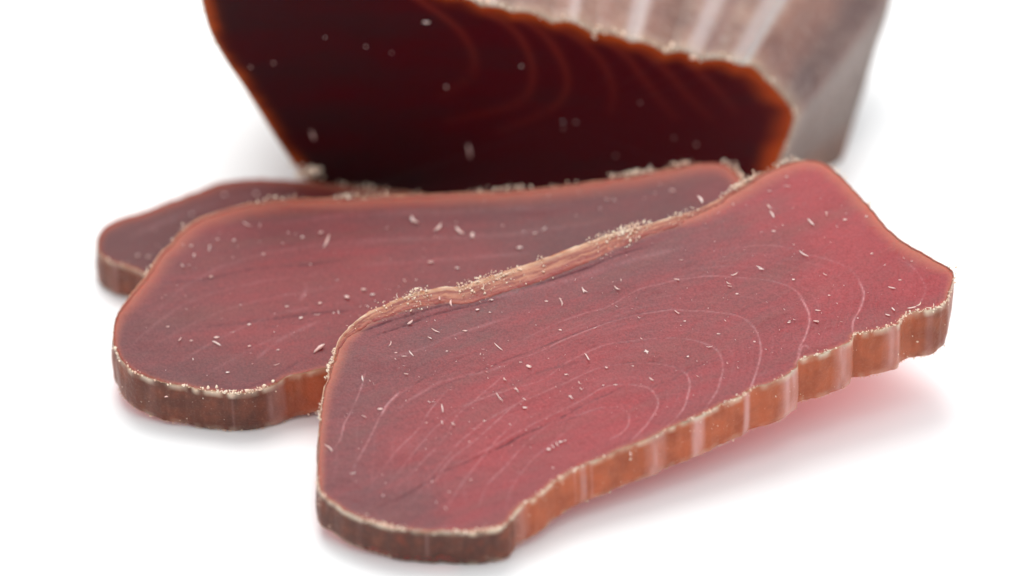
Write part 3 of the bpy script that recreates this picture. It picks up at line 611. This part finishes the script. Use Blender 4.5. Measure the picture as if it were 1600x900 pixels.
    # crumbs along the cut edge
    b = Bits()
    for k in range(n_):
        if P[k, 2] < .3 and P[k, 0] > -3.4: continue
        top = P[k, 2] > 1.0 and P[k, 0] > -1.5
        for _ in range(rng.poisson(.5 if top else .15)):
            c = P[k] + nrm2[k] * rng.uniform(.02, .07) + rng.normal(0, .025, 3) + (0, rng.uniform(-.02, .12), 0); b.grain(c, .03 * rng.lognormal(-.3, .4))
    for _ in range(26):                                                     # loose crumbs heaped at the lower left corner
        c = trace_plane([(485 + rng.normal(0, 12), 266 + rng.normal(0, 5))], p0, n)[0]; b.grain(c + (0, -.1, 0), .05 * rng.lognormal(-.3, .4))
    b.done('crumb_crust', M_CRUMB, root, origin, 'stuff')
    for x, y, ln, ang, th in [(733, 236, 24, 80, 2.6), (427, 98, 9, 0, 2.6), (508, 58, 8, 0, 2), (572, 72, 8, 0, 2), (612, 82, 8, 0, 2.2), (488, 212, 16, 70, 2.6), (392, 104, 8, 0, 2.2), (697, 135, 9, 0, 2), (962, 242, 9, 30, 2.2), (1088, 225, 8, 0, 2.4),
                              (1053, 215, 8, 0, 2), (815, 103, 8, 0, 2), (666, 35, 12, 0, 2), (900, 190, 8, 0, 2), (880, 200, 8, 0, 1.8), (1000, 160, 7, 0, 1.6)]:
        b = Bits(); q, q2 = trace_plane([(x, y), (x + 5 * math.cos(math.radians(ang)), y + 5 * math.sin(math.radians(ang)))], p0, n); d = q2 - q; L = ln / 5 * np.linalg.norm(d); r = .0085 * th
        if ln > 10: b.sliver(q + n * .01, d, L, r, .1)
        else: b.grain(q + n * .012, r)
        b.done('fibre_fleck', M_FLECK, root, origin)
STR = [(770, 16, .06, .8, 1), (895, 40, .07, .85, 1), (985, 66, .11, 1, 1), (1078, 88, .10, 1, 1), (1100, 94, .07, .9, 0), (1150, 100, .13, .9, 1), (1010, 76, .10, .35, 0), (830, 27, .1, .4, 0), (940, 55, .1, .35, 0), (1195, 120, .2, .5, 0)]
def block_materials():
    m = N('flesh_block')
    pale, edge, tone = m.attr('pale_line'), m.attr('edge'), m.attr('tone')
    st = m.noise(120, 4, .6, stretch=(.4, 1, 1.6)); gr = m.noise(1200, 2, .5)
    c = m.mix(m.math('ADD', m.math('MULTIPLY', tone, .8), m.math('MULTIPLY', m.math('SUBTRACT', st, .5), 2.2), True), (.068, .0028, .006), (.038, .009, .011))
    c = m.mix(m.math('MULTIPLY', m.ramp(gr, .5, .75), .2), c, (.06, .012, .012))
    c = m.mix(m.math('MULTIPLY', pale, .42, True), c, (.26, .03, .018))
    e = m.math('ADD', edge, m.math('MULTIPLY', m.math('MULTIPLY', m.math('SUBTRACT', st, .5), 1.6), m.ramp(edge, 0, .3)), True)
    c = m.mix(e, c, (.48, .072, .010))  # orange rim: dried edge colour plus painted glow of light seeping through
    m.link(c, m.b.inputs['Base Color']); m.sss(1, (1, .14, .08), .009); m.b.inputs['Roughness'].default_value = .45; m.b.inputs['Specular IOR Level'].default_value = .08
    m.link(m.bump(st, .4, .0006), m.b.inputs['Normal'])
    k = N('pale_crust')
    pale, dark, side, crest, edge = k.attr('pale_line'), k.attr('dark_line'), k.attr('side'), k.attr('tone'), k.attr('edge')
    bl = k.noise(95, 4, .6); gr = k.noise(900, 3, .6)
    c = k.mix(k.ramp(bl, .35, .65), (.15, .062, .045), (.29, .142, .10))
    c = k.mix(k.math('MULTIPLY', crest, 1.0, True), c, (.060, .026, .030))
    c = k.mix(k.math('MULTIPLY', side, .9), c, k.mix(bl, (.115, .072, .058), (.27, .205, .185)))
    c = k.mix(k.math('MULTIPLY', dark, .75, True), c, (.20, .07, .055))
    c = k.mix(k.math('MULTIPLY', pale, .75, True), c, (.50, .38, .365))
    c = k.mix(k.math('MULTIPLY', edge, .5), c, (.60, .42, .30))
    c = k.mix(k.math('MULTIPLY', k.ramp(gr, .5, .8), .3), c, (.62, .52, .46))
    k.link(c, k.b.inputs['Base Color']); k.sss(.8, (1, .6, .5), .002); k.b.inputs['Roughness'].default_value = .5
    b = k.bump(gr, .6, .0004); k.link(k.bump(bl, .5, .002, b), k.b.inputs['Normal'])
    return m.m, k.m
M_BLOCK, M_BLOCK_CRUST = block_materials()
make_block()
